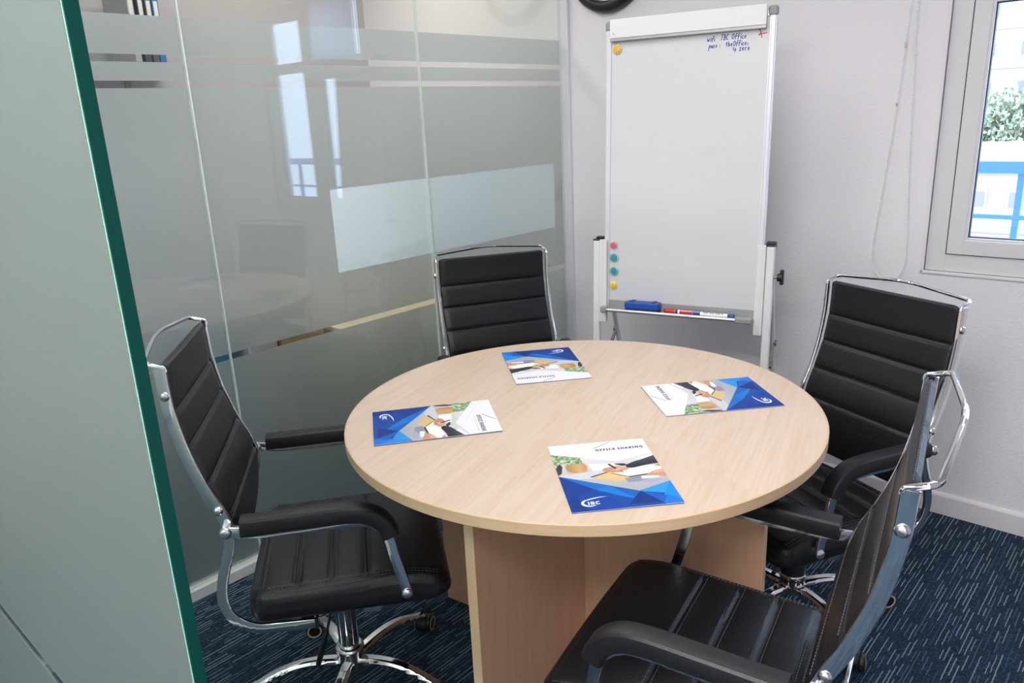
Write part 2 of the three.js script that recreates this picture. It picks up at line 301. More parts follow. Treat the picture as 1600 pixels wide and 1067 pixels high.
// ---------------------------------------------------------------- brochures
const BW = 0.2205, BH = 0.308;
const brochureTex = canvasTex(1024, 1430, (g, w, h) => {
  const poly = (c, ...p) => { g.fillStyle = c; g.beginPath(); p.forEach(([x, y], i) => (i ? g.lineTo(x * w, y * h) : g.moveTo(x * w, y * h))); g.closePath(); g.fill(); };
  const blob = (c, ...p) => { g.fillStyle = c; g.beginPath(); const q = p.map(([x, y]) => [x * w, y * h]), n = q.length, mid = (a, b) => [(a[0] + b[0]) / 2, (a[1] + b[1]) / 2]; let m = mid(q[n - 1], q[0]); g.moveTo(...m); for (let i = 0; i < n; i++) { m = mid(q[i], q[(i + 1) % n]); g.quadraticCurveTo(...q[i], ...m); } g.fill(); };
  g.fillStyle = '#e8e8ec'; g.fillRect(0, 0, w, h);
  // picture band: desk, basket, plant, paper, hands at work
  g.save(); g.beginPath(); g.moveTo(0, 0.15 * h); g.lineTo(0.62 * w, 0.34 * h); g.lineTo(w, 0.25 * h); g.lineTo(w, 0.84 * h); g.lineTo(0, 0.84 * h); g.clip(); g.filter = 'blur(2.5px)';
  let gr = g.createLinearGradient(0, 0.2 * h, 0, 0.8 * h); gr.addColorStop(0, '#dcdde0'); gr.addColorStop(0.5, '#bfbdbd'); gr.addColorStop(1, '#a3a8b2'); g.fillStyle = gr; g.fillRect(0, 0, w, h);
  for (let i = 0; i < 260; i++) { const x = rnd() * 0.27, y = 0.15 + rnd() * 0.18; g.fillStyle = ['#6f8f5e', '#8fae7c', '#a9c197', '#54744a', '#c6d3bd'][Math.floor(rnd() * 5)]; g.beginPath(); g.ellipse(x * w, y * h, 10 + rnd() * 22, 6 + rnd() * 9, rnd() * 3, 0, 7); g.fill(); }
  poly('#3b3a3c', [0, 0.38], [0.05, 0.31], [0.07, 0.36], [0.04, 0.46], [0, 0.49]);
  gr = g.createLinearGradient(0.09 * w, 0, 0.31 * w, 0); gr.addColorStop(0, '#8d6a45'); gr.addColorStop(0.6, '#d8b07a'); gr.addColorStop(1, '#b98c52');
  blob(gr, [0.09, 0.32], [0.30, 0.33], [0.31, 0.40], [0.27, 0.475], [0.11, 0.47]);
  for (let i = 0; i < 60; i++) { g.strokeStyle = i % 2 ? 'rgba(232,198,150,.6)' : 'rgba(140,96,50,.5)'; g.lineWidth = 3; const y = 0.33 + 0.0024 * i; g.beginPath(); for (let k = 0; k <= 20; k++) { const x = 0.09 + k * 0.0105; g.lineTo(x * w, (y + (k % 2 ? 0.003 : 0)) * h); } g.stroke(); }
  poly('#f3f3f5', [0.33, 0.35], [0.58, 0.37], [0.56, 0.46], [0.34, 0.46]);
  poly('#c9ccd2', [0.02, 0.49], [0.40, 0.46], [0.5, 0.49], [0.30, 0.57], [0.05, 0.56]);
  poly('#24262e', [0.29, 0.545], [0.53, 0.475], [0.54, 0.48], [0.31, 0.555]);
  poly('#d9bb82', [0.31, 0.555], [0.55, 0.485], [0.66, 0.55], [0.62, 0.63], [0.52, 0.64]);
  poly('#262a33', [0.57, 0.38], [0.66, 0.385], [0.72, 0.42], [0.64, 0.42]);
  poly('#3b3326', [0.50, 0.52], [0.53, 0.52], [0.64, 0.585], [1.0, 0.56], [1.0, 0.58], [0.66, 0.60]);
  poly('#f6f3ec', [0.52, 0.52], [0.70, 0.46], [1.0, 0.445], [1.0, 0.55], [0.66, 0.585]);
  poly('#c58a4e', [0.93, 0.455], [1.0, 0.445], [1.0, 0.48]);
  poly('#8f8ea6', [0.60, 0.61], [0.84, 0.58], [0.80, 0.68], [0.62, 0.67]); poly('#d9efe6', [0.76, 0.60], [0.98, 0.58], [0.92, 0.64], [0.76, 0.64]); blob('#a9a3bd', [0.70, 0.66], [0.86, 0.65], [0.96, 0.67], [0.84, 0.71]);
  // sleeve and writing hand
  gr = g.createLinearGradient(0, 0.3 * h, 0, 0.46 * h); gr.addColorStop(0, '#4a4f60'); gr.addColorStop(1, '#1d2029');
  blob(gr, [0.66, 0.44], [0.72, 0.39], [0.88, 0.34], [1.1, 0.26], [1.1, 0.43], [0.9, 0.43], [0.72, 0.475]);
  for (let i = 0; i < 7; i++) { g.strokeStyle = 'rgba(70,76,92,.6)'; g.lineWidth = 5; g.beginPath(); g.moveTo((0.72 + i * 0.04) * w, (0.40 - i * 0.012) * h); g.lineTo((0.74 + i * 0.045) * w, (0.455 - i * 0.005) * h); g.stroke(); }
  poly('#e7e9ee', [0.80, 0.33], [1.0, 0.27], [1.0, 0.30], [0.84, 0.355]);
  blob('#c58f70', [0.44, 0.44], [0.52, 0.42], [0.62, 0.43], [0.68, 0.44], [0.70, 0.475], [0.62, 0.50], [0.58, 0.52], [0.48, 0.50], [0.43, 0.48]);
  blob('#d6a688', [0.55, 0.44], [0.66, 0.43], [0.69, 0.46], [0.60, 0.475], [0.57, 0.495], [0.53, 0.47]);
  g.strokeStyle = '#b9836a'; g.lineWidth = 4; for (const [a, b, c, d] of [[0.45, 0.465, 0.56, 0.478], [0.46, 0.482, 0.57, 0.492], [0.56, 0.45, 0.54, 0.48]]) { g.beginPath(); g.moveTo(a * w, b * h); g.lineTo(c * w, d * h); g.stroke(); }
  g.strokeStyle = '#2b2e3a'; g.lineWidth = 26; g.beginPath(); g.moveTo(0.52 * w, 0.375 * h); g.lineTo(0.57 * w, 0.455 * h); g.stroke(); g.lineWidth = 9; g.beginPath(); g.moveTo(0.60 * w, 0.49 * h); g.lineTo(0.625 * w, 0.525 * h); g.stroke();
  // pointing hand at the right
  blob('#c8967a', [0.80, 0.60], [0.86, 0.56], [0.93, 0.53], [1.06, 0.50], [1.06, 0.62], [0.97, 0.63], [0.90, 0.61], [0.84, 0.605]);
  blob('#d8ab90', [0.88, 0.565], [0.95, 0.53], [1.05, 0.50], [1.05, 0.55], [0.94, 0.575]);
  g.strokeStyle = '#b98467'; g.lineWidth = 5; for (const [a, b, c, d] of [[0.89, 0.61, 0.93, 0.565], [0.93, 0.622, 0.965, 0.575], [0.97, 0.63, 1.0, 0.585]]) { g.beginPath(); g.moveTo(a * w, b * h); g.lineTo(c * w, d * h); g.stroke(); }
  g.filter = 'none'; g.restore();
  g.strokeStyle = 'rgba(190,190,200,.8)'; g.lineWidth = 3; g.beginPath(); g.moveTo(0.03 * w, 0.075 * h); g.lineTo(0.60 * w, 0.262 * h); g.stroke();
  // blue facets
  poly('#06479c', [0, 0.50], [0.68, 0.80], [1, 0.72], [1, 1], [0, 1]);
  poly('#053a8c', [0, 0.50], [0.30, 0.73], [0.10, 0.80], [0, 0.86]);
  poly('#0968c0', [0, 0.50], [0.52, 0.73], [0.34, 0.77]);
  poly('#0c74cc', [0.30, 0.73], [0.42, 0.69], [0.66, 0.92], [0.48, 0.84]); poly('#085cb4', [0.42, 0.69], [0.68, 0.80], [0.64, 0.92]);
  poly('#07307c', [0.68, 0.80], [0.83, 0.97], [0.52, 0.96]); poly('#2a92dc', [0.66, 0.80], [1, 0.70], [0.90, 0.86]); poly('#1b86e0', [1, 0.70], [1, 0.97], [0.86, 0.89]);
  poly('#0e58b8', [0.68, 0.80], [0.92, 0.90], [0.83, 0.98]); poly('#1a72cf', [0.83, 0.98], [0.90, 0.87], [1, 0.97], [1, 1], [0.84, 1]);
  poly('#053384', [0, 0.86], [0.10, 0.80], [0.16, 1], [0, 1]); poly('#06409a', [0.10, 0.80], [0.30, 0.73], [0.50, 0.97], [0.16, 1]);
  // white logo: crescent and letters
  g.fillStyle = '#ffffff'; g.beginPath(); g.ellipse(0.185 * w, 0.898 * h, 0.075 * w, 0.046 * h, -0.15, 0.7, 4.9); g.ellipse(0.203 * w, 0.895 * h, 0.068 * w, 0.038 * h, -0.15, 4.75, 0.9, true); g.fill();
  g.beginPath(); g.moveTo(0.17 * w, 0.853 * h); g.quadraticCurveTo(0.27 * w, 0.822 * h, 0.37 * w, 0.832 * h); g.quadraticCurveTo(0.27 * w, 0.834 * h, 0.18 * w, 0.862 * h); g.fill();
  g.font = 'bold 74px sans-serif'; g.textAlign = 'left'; g.fillText('iBC', 0.165 * w, 0.92 * h);
  // title
  g.strokeStyle = '#2c3350'; g.lineWidth = 8; g.beginPath(); g.moveTo(0.45 * w, 0.105 * h); g.lineTo(0.645 * w, 0.012 * h); g.stroke();
  g.fillStyle = '#232757'; g.font = 'bold 66px sans-serif'; let x = 0; const title = 'OFFICE SHARING', wide = [...title].reduce((t, c) => t + g.measureText(c).width + 5, 0);
  g.save(); g.translate(0.46 * w, 0.155 * h); g.scale(0.5 * w / wide, 1); g.lineWidth = 3; g.strokeStyle = '#232757';
  for (const c of title) { g.fillText(c, x, 0); g.strokeText(c, x, 0); x += g.measureText(c).width + 5; }
  g.restore();
  g.fillStyle = '#d8c7a2'; x = 0.465 * w; for (let i = 0; i < 34; i++) { if (i % 9 !== 8) g.fillRect(x, 0.172 * h, 8, 15); x += 14.6; }
});
{
  const cover = phys({ map: brochureTex, roughness: 0.5, specularIntensity: 0.5 }), paper = std({ color: rgb(0.72, 0.72, 0.74), roughness: 0.6 }), backC = std({ color: rgb(0.03, 0.10, 0.36), roughness: 0.4 });
  const sheet = (x, z, t, lift) => { // slightly lifted at its free edge
    const g = new THREE.BoxGeometry(BW - x, t, BH - z, 10, 1, 2), p = g.attributes.position;
    for (let i = 0; i < p.count; i++) { const k = Math.max(0, p.getX(i) / BW + 0.5); p.setY(i, p.getY(i) + lift * k * k); }
    g.computeVertexNormals(); return g;
  };
  const list = [
    [0.9119, 1.7213, -37.1, 'blue and white brochure whose blue end points at the chair beside the foreground glass'],
    [0.8492, 1.2142, -129.4, 'blue and white brochure lying upside down in front of the chair behind the table'],
    [1.377, 1.1683, 139.3, 'blue and white brochure on the table side towards the window and easel'],
    [1.4272, 1.693, 48.06, 'blue and white brochure at the table edge with an upright, readable OFFICE SHARING title'],
  ];
  let first;
  for (const [x, z, deg, label] of list) {
    const t = thing('brochure', label, 'brochure', [x, 0.7452, z], deg * Math.PI / 180, 'brochures laid out round the table');
    if (!first) {
      part('back_cover', sheet(0.0006, 0.0006, 0.0005, 0).translate(0, 0.0004, 0), backC, t);
      part('inner_page', sheet(0.002, 0.002, 0.0006, 0.0003).translate(0, 0.0011, 0), paper, t);
      const c = part('front_cover', sheet(0, 0, 0.0006, 0.0012).translate(0, 0.0019, 0), [paper, paper, cover, paper, paper, paper], t); c.name = 'front_cover';
      first = t;
    } else for (const c of first.children) t.add(c.clone());
  }
}

// ---------------------------------------------------------------- chairs
const SG = [-0.165, -0.085, -0.003, 0.078];                     // seams of the seat (z)
const BG = [0.882, 0.800, 0.716, 0.632];                        // seams of the back (y)
const BACK = [[0.985, -0.301], [0.93, -0.299], [0.882, -0.294], [0.806, -0.278], [0.73, -0.251], [0.66, -0.222], [0.60, -0.205], [0.54, -0.203], [0.46, -0.218]];
const backCurve = new THREE.CatmullRomCurve3(BACK.map(([y, z]) => V(0, y, z)), false, 'centripetal');
function backFrame(v) { const p = backCurve.getPointAt(v), t = backCurve.getTangentAt(v); return { y: p.y, z: p.z, ny: t.z, nz: -t.y }; }   // normal points forward
const groove = (d, s) => Math.exp(-(d * d) / (s * s));
const frontOf = (y) => { let f = 0.0105; for (const s of BG) f -= 0.0055 * groove(y - s, 0.0045) + 0.0025 * groove(y - s, 0.016); return f; };
function backPad(low0, corner) {          // lower end of the pad in the middle, and how much higher its corners end
  const rings = [], N = 150, F = 26;
  const bottom = (q) => low0 + corner * q * q;
  for (let k = 0; k <= N; k++) {
    const b = backFrame(k / N), top = 0.985 - b.y; if (b.y < low0 + 0.001) break;
    let w = 0.216 - 0.008 * Math.pow(Math.max(0, 1 - top / 0.008), 2);
    if (corner && b.y < low0 + corner) w *= Math.sqrt(Math.max(0.01, (b.y - low0) / corner)); else if (b.y < low0 + 0.04) w *= 1 - 0.10 * Math.pow((low0 + 0.04 - b.y) / 0.04, 2);
    const low = corner ? b.y - low0 + 0.004 : b.y - low0;
    const e = Math.sqrt(Math.max(0, 1 - Math.pow(Math.max(0, 1 - Math.min(top / 0.006, low / 0.012)), 2))) * 0.9 + 0.1;
    const ring = [];
    for (let i = 0; i <= F; i++) { const s = -1 + 2 * i / F, q = Math.sin(s * Math.PI / 2), d = frontOf(b.y) * e * Math.pow(1 - Math.pow(Math.abs(q), 16), 0.5) + 0.003 * (1 - q * q); ring.push(V(q * w, b.y + b.ny * d, b.z + b.nz * d)); }
    for (let i = 1; i < F; i++) { const s = 1 - 2 * i / F, q = Math.sin(s * Math.PI / 2), d = -0.009 * e * Math.pow(1 - Math.pow(Math.abs(q), 16), 0.5); ring.push(V(q * w, b.y + b.ny * d, b.z + b.nz * d)); }
    rings.push(ring);
  }
  return loft(rings, 0.9);
}
function stitches(points, normal, every = 0.0085, len = 0.005) {   // little thread dashes along a polyline
  const out = []; let left = 0;
  for (let i = 1; i < points.length; i++) {
    const a = points[i - 1], b = points[i], d = b.clone().sub(a), L = d.length(); d.normalize();
    const m = new THREE.Matrix4().makeBasis(d, normal.clone(), d.clone().cross(normal).normalize());
    for (; left < L; left += every) out.push(new THREE.BoxGeometry(len, 0.0012, 0.0013).applyMatrix4(m).translate(a.x + d.x * left, a.y + d.y * left, a.z + d.z * left));
    left -= L;
  }
  return out;
}
const SA = 0.240, SB0 = -0.192, SB1 = 0.268, SR = 0.045;
function seatTop(x, z) {
  let y = 0.444 + 0.010 * (1 - (x / SA) ** 2) + 0.006 * Math.max(0, (z + 0.05) / 0.2);
  for (const s of SG) y -= (0.006 * groove(z - s, 0.006) + 0.003 * groove(z - s, 0.02)) * Math.min(1, Math.max(0, (SA - 0.022 - Math.abs(x)) / 0.02));
  if (z > 0.13) y -= 0.030 * ((z - 0.13) / 0.138) ** 2.2;
  return y;
}
function seatPad() {
  const zc = (SB0 + SB1) / 2, hb = (SB1 - SB0) / 2, R = 0.026;
  const place = (s, t) => {          // square to rounded rectangle
    let x = s * SA, z = t * hb; const dx = Math.abs(x) - (SA - SR), dz = Math.abs(z) - (hb - SR);
    if (dx > 0 && dz > 0) { const k = Math.max(dx, dz) / Math.hypot(dx, dz); x = Math.sign(x) * (SA - SR + dx * k); z = Math.sign(z) * (hb - SR + dz * k); }
    return [x, z + zc];
  };
  const NS = 44, NT = 150, sgrid = [], tgrid = [];
  const ease = (k) => Math.sign(k) * (1 - Math.pow(1 - Math.abs(k), 1.7));
  for (let i = 0; i <= NS; i++) sgrid.push(ease(-1 + 2 * i / NS));
  for (let i = 0; i <= NT; i++) tgrid.push(-1 + 2 * i / NT);
  const pos = [], uv = [], idx = [], W = NS + 1;
  for (const t of tgrid) for (const s of sgrid) {
    const [x, z] = place(s, t), e = Math.min(SA * (1 - Math.abs(s)), hb * (1 - Math.abs(t)));
    const drop = e < R ? R * (1 - Math.sqrt(Math.max(0, 1 - ((R - e) / R) ** 2))) : 0, seam = 0.0035 * groove(e - 0.020, 0.004);
    pos.push(x, seatTop(x, z) - drop - seam, z); uv.push(x, z);
  }
  for (let j = 0; j < NT; j++) for (let i = 0; i < NS; i++) { const a = j * W + i; idx.push(a, a + W, a + 1, a + 1, a + W, a + W + 1); }
  const rim = []; for (let i = 0; i < NS; i++) rim.push(i); for (let j = 0; j < NT; j++) rim.push(j * W + NS); for (let i = NS; i > 0; i--) rim.push(NT * W + i); for (let j = NT; j > 0; j--) rim.push(j * W);
  let prev = rim; const n = rim.length;
  const levels = [[0.35, 0.003], [0.75, 0.002], [0.95, -0.004], [1, -0.014]];
  for (const [k, out] of levels) {
    const ring = rim.map((v) => { const x = pos[v * 3], y = pos[v * 3 + 1], z = pos[v * 3 + 2], dx = x / SA, dz = (z - zc) / hb, m = Math.hypot(dx, dz) || 1; const front = Math.max(0, (z - 0.2) / 0.07);
      const yb = 0.371 + 0.006 * front; pos.push(x + dx / m * out, y + (yb - y) * k, z + dz / m * out); uv.push(x + z, y); return pos.length / 3 - 1; });
    for (let i = 0; i < n; i++) { const a = prev[i], b = prev[(i + 1) % n], c = ring[i], d = ring[(i + 1) % n]; idx.push(a, b, c, b, d, c); }
    prev = ring;
  }
  pos.push(0, 0.370, zc); uv.push(0, 0); const c = pos.length / 3 - 1; for (let i = 0; i < n; i++) idx.push(prev[i], prev[(i + 1) % n], c);
  const g = new THREE.BufferGeometry(); g.setAttribute('position', new THREE.Float32BufferAttribute(pos, 3)); g.setAttribute('uv', new THREE.Float32BufferAttribute(uv, 2)); g.setIndex(idx);
  return toCreasedNormals(g, 1.2);
}
const chairGeo = (() => {
  const G = {};
  G.back = [backPad(0.468, 0), backPad(0.535, 0.085)]; G.seat = seatPad();
  const bs = [];
  for (const s of BG) for (const off of [0.0058]) { const y = s - off; let v = 0; for (let k = 0; k <= 400; k++) if (backFrame(k / 400).y >= y) v = k / 400; const b = backFrame(v), d = frontOf(b.y) + 0.0032; bs.push(...stitches([V(-0.205, b.y + b.ny * d, b.z + b.nz * d), V(0.205, b.y + b.ny * d, b.z + b.nz * d)], V(0, b.ny, b.nz).normalize())); }
  bs.push(...stitches([V(-0.2, 0.9858, -0.3005), V(0.2, 0.9858, -0.3005)], V(0, 1, 0)));
  G.backStitch = merge(bs);
  const ss = [];
  for (const z of SG) for (const o of [-0.0065, 0.0065]) { const pts = []; for (let k = 0; k <= 20; k++) { const x = -0.208 + 0.416 * k / 20; pts.push(V(x, seatTop(x, z + o) + 0.0004, z + o)); } ss.push(...stitches(pts, V(0, 1, 0))); }
  for (const o of [0.0165, 0.0235]) for (const sx of [-1, 1]) { const pts = []; for (let k = 0; k <= 40; k++) { const z = SB0 + 0.03 + (SB1 - SB0 - 0.055) * k / 40, x = sx * (SA - o), R = 0.026, drop = o < R ? R * (1 - Math.sqrt(1 - ((R - o) / R) ** 2)) : 0; pts.push(V(x, seatTop(x, z) - drop - 0.0006, z)); } ss.push(...stitches(pts, V(0, 1, 0))); }
  G.seatStitch = merge(ss);
  const rail = [[0.984, -0.300], [0.93, -0.298], [0.885, -0.294], [0.797, -0.277], [0.708, -0.248], [0.645, -0.220], [0.607, -0.210], [0.572, -0.213], [0.486, -0.237], [0.44, -0.242], [0.402, -0.233], [0.372, -0.207], [0.357, -0.175], [0.352, -0.12], [0.349, -0.05]];
  G.rail = [-1, 1].map((s) => bentBar(rail, 0.024, 0.010, s * 0.228, 0.0025, 110));
  G.endcap = [-1, 1].map((s) => box(s * 0.228 - 0.0055, s * 0.228 + 0.0055, 0.3365, 0.3615, -0.052, -0.044, 0.002));
  const bolt = (s, x, y, z, r = 0.0105) => lathe([[0, 0.006], [r * 0.5, 0.0055], [r * 0.85, 0.0035], [r, 0.0005], [r, -0.002], [0, -0.002]], 20).rotateZ(-s * Math.PI / 2).translate(s * x, y, z);
  G.bolts = [-1, 1].map((s) => [bolt(s, 0.234, 0.925, -0.297), bolt(s, 0.234, 0.657, -0.2255)]);
  G.armBolts = [-1, 1].map((s) => [bolt(s, 0.2575, 0.614, -0.212, 0.013), bolt(s, 0.2575, 0.409, 0.163, 0.013)]);
  G.boss = [-1, 1].map((s) => [[0.614, -0.212], [0.409, 0.163]].map(([y, z]) => cyl(0.0135, 0.0135, 0.026, 20).rotateZ(Math.PI / 2).translate(s * 0.244, y, z)));
  const arm = [[0.614, -0.214], [0.611, -0.19], [0.606, -0.16], [0.603, -0.05], [0.604, 0.05], [0.600, 0.082], [0.586, 0.108], [0.56, 0.128], [0.50, 0.142], [0.409, 0.164]];
  G.arm = [-1, 1].map((s) => bentBar(arm, 0.024, 0.010, s * 0.2515, 0.0025, 70));
  const pad = [[0.6255, -0.180], [0.625, -0.15], [0.6265, -0.05], [0.6265, 0.05], [0.621, 0.084], [0.605, 0.112], [0.585, 0.128], [0.563, 0.136]];
  G.pad = [-1, 1].map((s) => bentBar(pad, 0.041, 0.046, s * 0.2515, 0.011, 60));
  const hp = fillet([V(-0.228, 0.975, -0.291), V(-0.228, 0.984, -0.292), V(-0.2235, 0.997, -0.331), V(0, 1.012, -0.356), V(0.2235, 0.997, -0.331), V(0.228, 0.984, -0.292), V(0.228, 0.975, -0.291)], [0.004, 0.014, 0.06, 0.014, 0.004], 7);
  G.handle = pipe(hp, 0.0052);
  G.cross = [box(-0.226, 0.226, 0.476, 0.484, -0.246, -0.238, 0.002), box(-0.228, 0.228, 0.338, 0.352, -0.085, -0.055, 0.003), box(-0.225, 0.225, 0.352, 0.3705, 0.06, 0.10, 0.003)];
  G.mech = [box(-0.07, 0.07, 0.325, 0.3705, -0.13, 0.10, 0.008), box(-0.19, 0.19, 0.352, 0.372, -0.15, 0.14, 0.006)];
  G.knob = lathe([[0, 0.265], [0.022, 0.267], [0.027, 0.275], [0.027, 0.312], [0.022, 0.32], [0.01, 0.326], [0, 0.326]], 24).translate(0, 0, 0.075);
  const lv = fillet([V(-0.05, 0.338, -0.02), V(-0.09, 0.325, -0.02), V(-0.1, 0.28, -0.027), V(-0.1, 0.235, -0.04)], 0.015, 5);
  G.lever = pipe(lv, 0.0035, 8);
  G.leverGrip = loft([[0, 0.004], [0.006, 0.0075], [0.03, 0.0085], [0.075, 0.0095], [0.095, 0.0085], [0.1, 0.004]].map(([d, r]) => { const c = []; for (let i = 0; i < 14; i++) { const a = i / 14 * Math.PI * 2; c.push(V(-0.1 + Math.cos(a) * r, 0.242 - d, -0.038 - d * 0.32 + Math.sin(a) * r * 0.8)); } return c; }), 1.2);
  // base
  G.lift = [lathe([[0, 0.34], [0.014, 0.34], [0.014, 0.29], [0.0265, 0.289], [0.027, 0.287], [0.0265, 0.12], [0, 0.12]], 32)];
  G.hub = lathe([[0, 0.136], [0.029, 0.136], [0.037, 0.131], [0.039, 0.122], [0.035, 0.113], [0.037, 0.068], [0.030, 0.064], [0, 0.064]], 36);
  const rings = [];
  for (let k = 0; k <= 26; k++) { const u = k / 26, r = 0.024 + 0.256 * u, y = 0.086 + 0.020 * Math.sin(Math.PI * Math.min(1, u * 1.15)) - 0.016 * u - 0.014 * u ** 6, a = 0.0185 - 0.005 * u, b = 0.0145 - 0.004 * u, ring = []; const e = k === 26 ? 0.6 : 1; for (let i = 0; i < 16; i++) { const t = -i / 16 * Math.PI * 2; ring.push(V(r, y + Math.sin(t) * b * e, Math.cos(t) * a * e)); } rings.push(ring); }
  G.leg = loft(rings, 1.2);
  G.casterHood = [cyl(0.005, 0.005, 0.03, 12).translate(0, 0.064, 0), new THREE.SphereGeometry(0.0275, 20, 12, 0, Math.PI * 2, 0, Math.PI * 0.56).scale(0.75, 1, 1).translate(0, 0.027, 0.006), ...[-1, 1].map((s) => lathe([[0, -0.009], [0.021, -0.009], [0.0255, -0.005], [0.0255, 0.005], [0.021, 0.009], [0, 0.009]], 28).rotateZ(Math.PI / 2).translate(s * 0.0155, 0.0258, 0.012))];
  G.casterRing = [-1, 1].map((s) => lathe([[0.0165, 0.0088], [0.021, 0.0088], [0.0215, 0.0098], [0.017, 0.0104], [0.0165, 0.0088]], 28).rotateZ(-s * Math.PI / 2).translate(s * 0.0155, 0.0258, 0.012));
  return G;
})();
for (const k of ['casterHood', 'lift']) chairGeo[k] = merge(chairGeo[k]);

function chair(label, x, z, psi, dy, rec, lean, phase, swivel, covered, short) {
  const t = thing('office_chair', label, 'chair', [x, 0, z], psi, 'ribbed office chairs round the table'), G = chairGeo;
  const T = new THREE.Matrix4().makeTranslation(0, 0.42 + dy, 0).multiply(new THREE.Matrix4().makeRotationX(-rec)).multiply(new THREE.Matrix4().makeRotationZ(lean)).multiply(new THREE.Matrix4().makeTranslation(0, -0.42, 0));
  const up = (name, g, m, parent = t) => { const o = part(name, g, m, parent); if (parent === t) { o.matrix.copy(T); o.matrix.decompose(o.position, o.quaternion, o.scale); } return o; };
  const b = up('backrest', G.back[short ? 1 : 0], M.leather); part('stitching', G.backStitch, M.thread, b).userData.kind = 'stuff';
  const s = up('seat', G.seat, M.leather); part('stitching', G.seatStitch, M.thread, s).userData.kind = 'stuff';
  for (const k of [0, 1]) {
    const r = up('side_frame', G.rail[k], M.chrome); for (const q of G.bolts[k]) part('bolt', q, M.brushed, r); part('end_cap', G.endcap[k], M.blackPlastic, r);
    const a = up('armrest', G.arm[k], M.chrome); part('arm_pad', G.pad[k], M.armpad, a); for (const q of G.boss[k]) part('boss', q, M.chrome, a); for (const q of G.armBolts[k]) part('bolt', q, M.brushed, a);
  }
  up('top_handle', G.handle, M.chrome); for (const q of G.cross) up('crossbar', q, M.chrome);
  const m = up('tilt_mechanism', G.mech[0], M.blackPlastic); up('seat_plate', G.mech[1], M.blackPlastic); part('tension_knob', G.knob, M.blackPlastic, m);
  const l = up('height_lever', G.lever, M.blackPlastic); part('lever_grip', G.leverGrip, M.blackPlastic, l);
  part('gas_lift', G.lift, M.chrome, t);
  if (covered) part('lift_cover', lathe([[0.026, 0.11], [0.036, 0.11], [0.038, 0.15], [0.036, 0.19], [0.038, 0.23], [0.033, 0.28], [0.026, 0.285]], 28), M.rubber, t);
  const base = part('star_base', G.hub, M.brushed, t); base.rotation.y = phase - psi;
  for (let k = 0; k < 5; k++) {
    const a = k * Math.PI * 2 / 5;
    const leg = part('leg', G.leg, M.chrome, base); leg.rotation.y = a;
    const cx = Math.cos(a) * 0.272, cz = -Math.sin(a) * 0.272, w = swivel + k * 2.1;
    const c = part('caster', G.casterHood, M.blackPlastic, base); c.position.set(cx, 0, cz); c.rotation.y = w;
    for (const q of G.casterRing) { const rg = part('caster_ring', q, M.ring, base, 'tan ring on the wheel'); rg.position.copy(c.position); rg.rotation.y = w; }
  }
  return t;
}
const D = Math.PI / 180;
chair('black ribbed office chair with its back towards the foreground glass pane', 0.7411, 1.9369, 2.5024, 0.0177, -0.0163, -0.031, -50 * D, 0.3, false, true);
chair('black ribbed office chair behind the table, its back against the frosted partition beside the easel', 0.5055, 0.9281, 1.128, -0.0225, -0.0098, -0.0204, -20 * D, 1.2);
chair('black ribbed office chair below the window and blind chain, facing the camera', 1.519, 0.8864, -0.4363, -0.0382, 0.004, 0.0158, -30 * D, 0.9, true);
chair('black ribbed office chair nearest the camera, its back seen edge-on', 1.6909, 1.7295, -1.3689, 0.0185, 0.0274, -0.0232, 10 * D, 2.0);

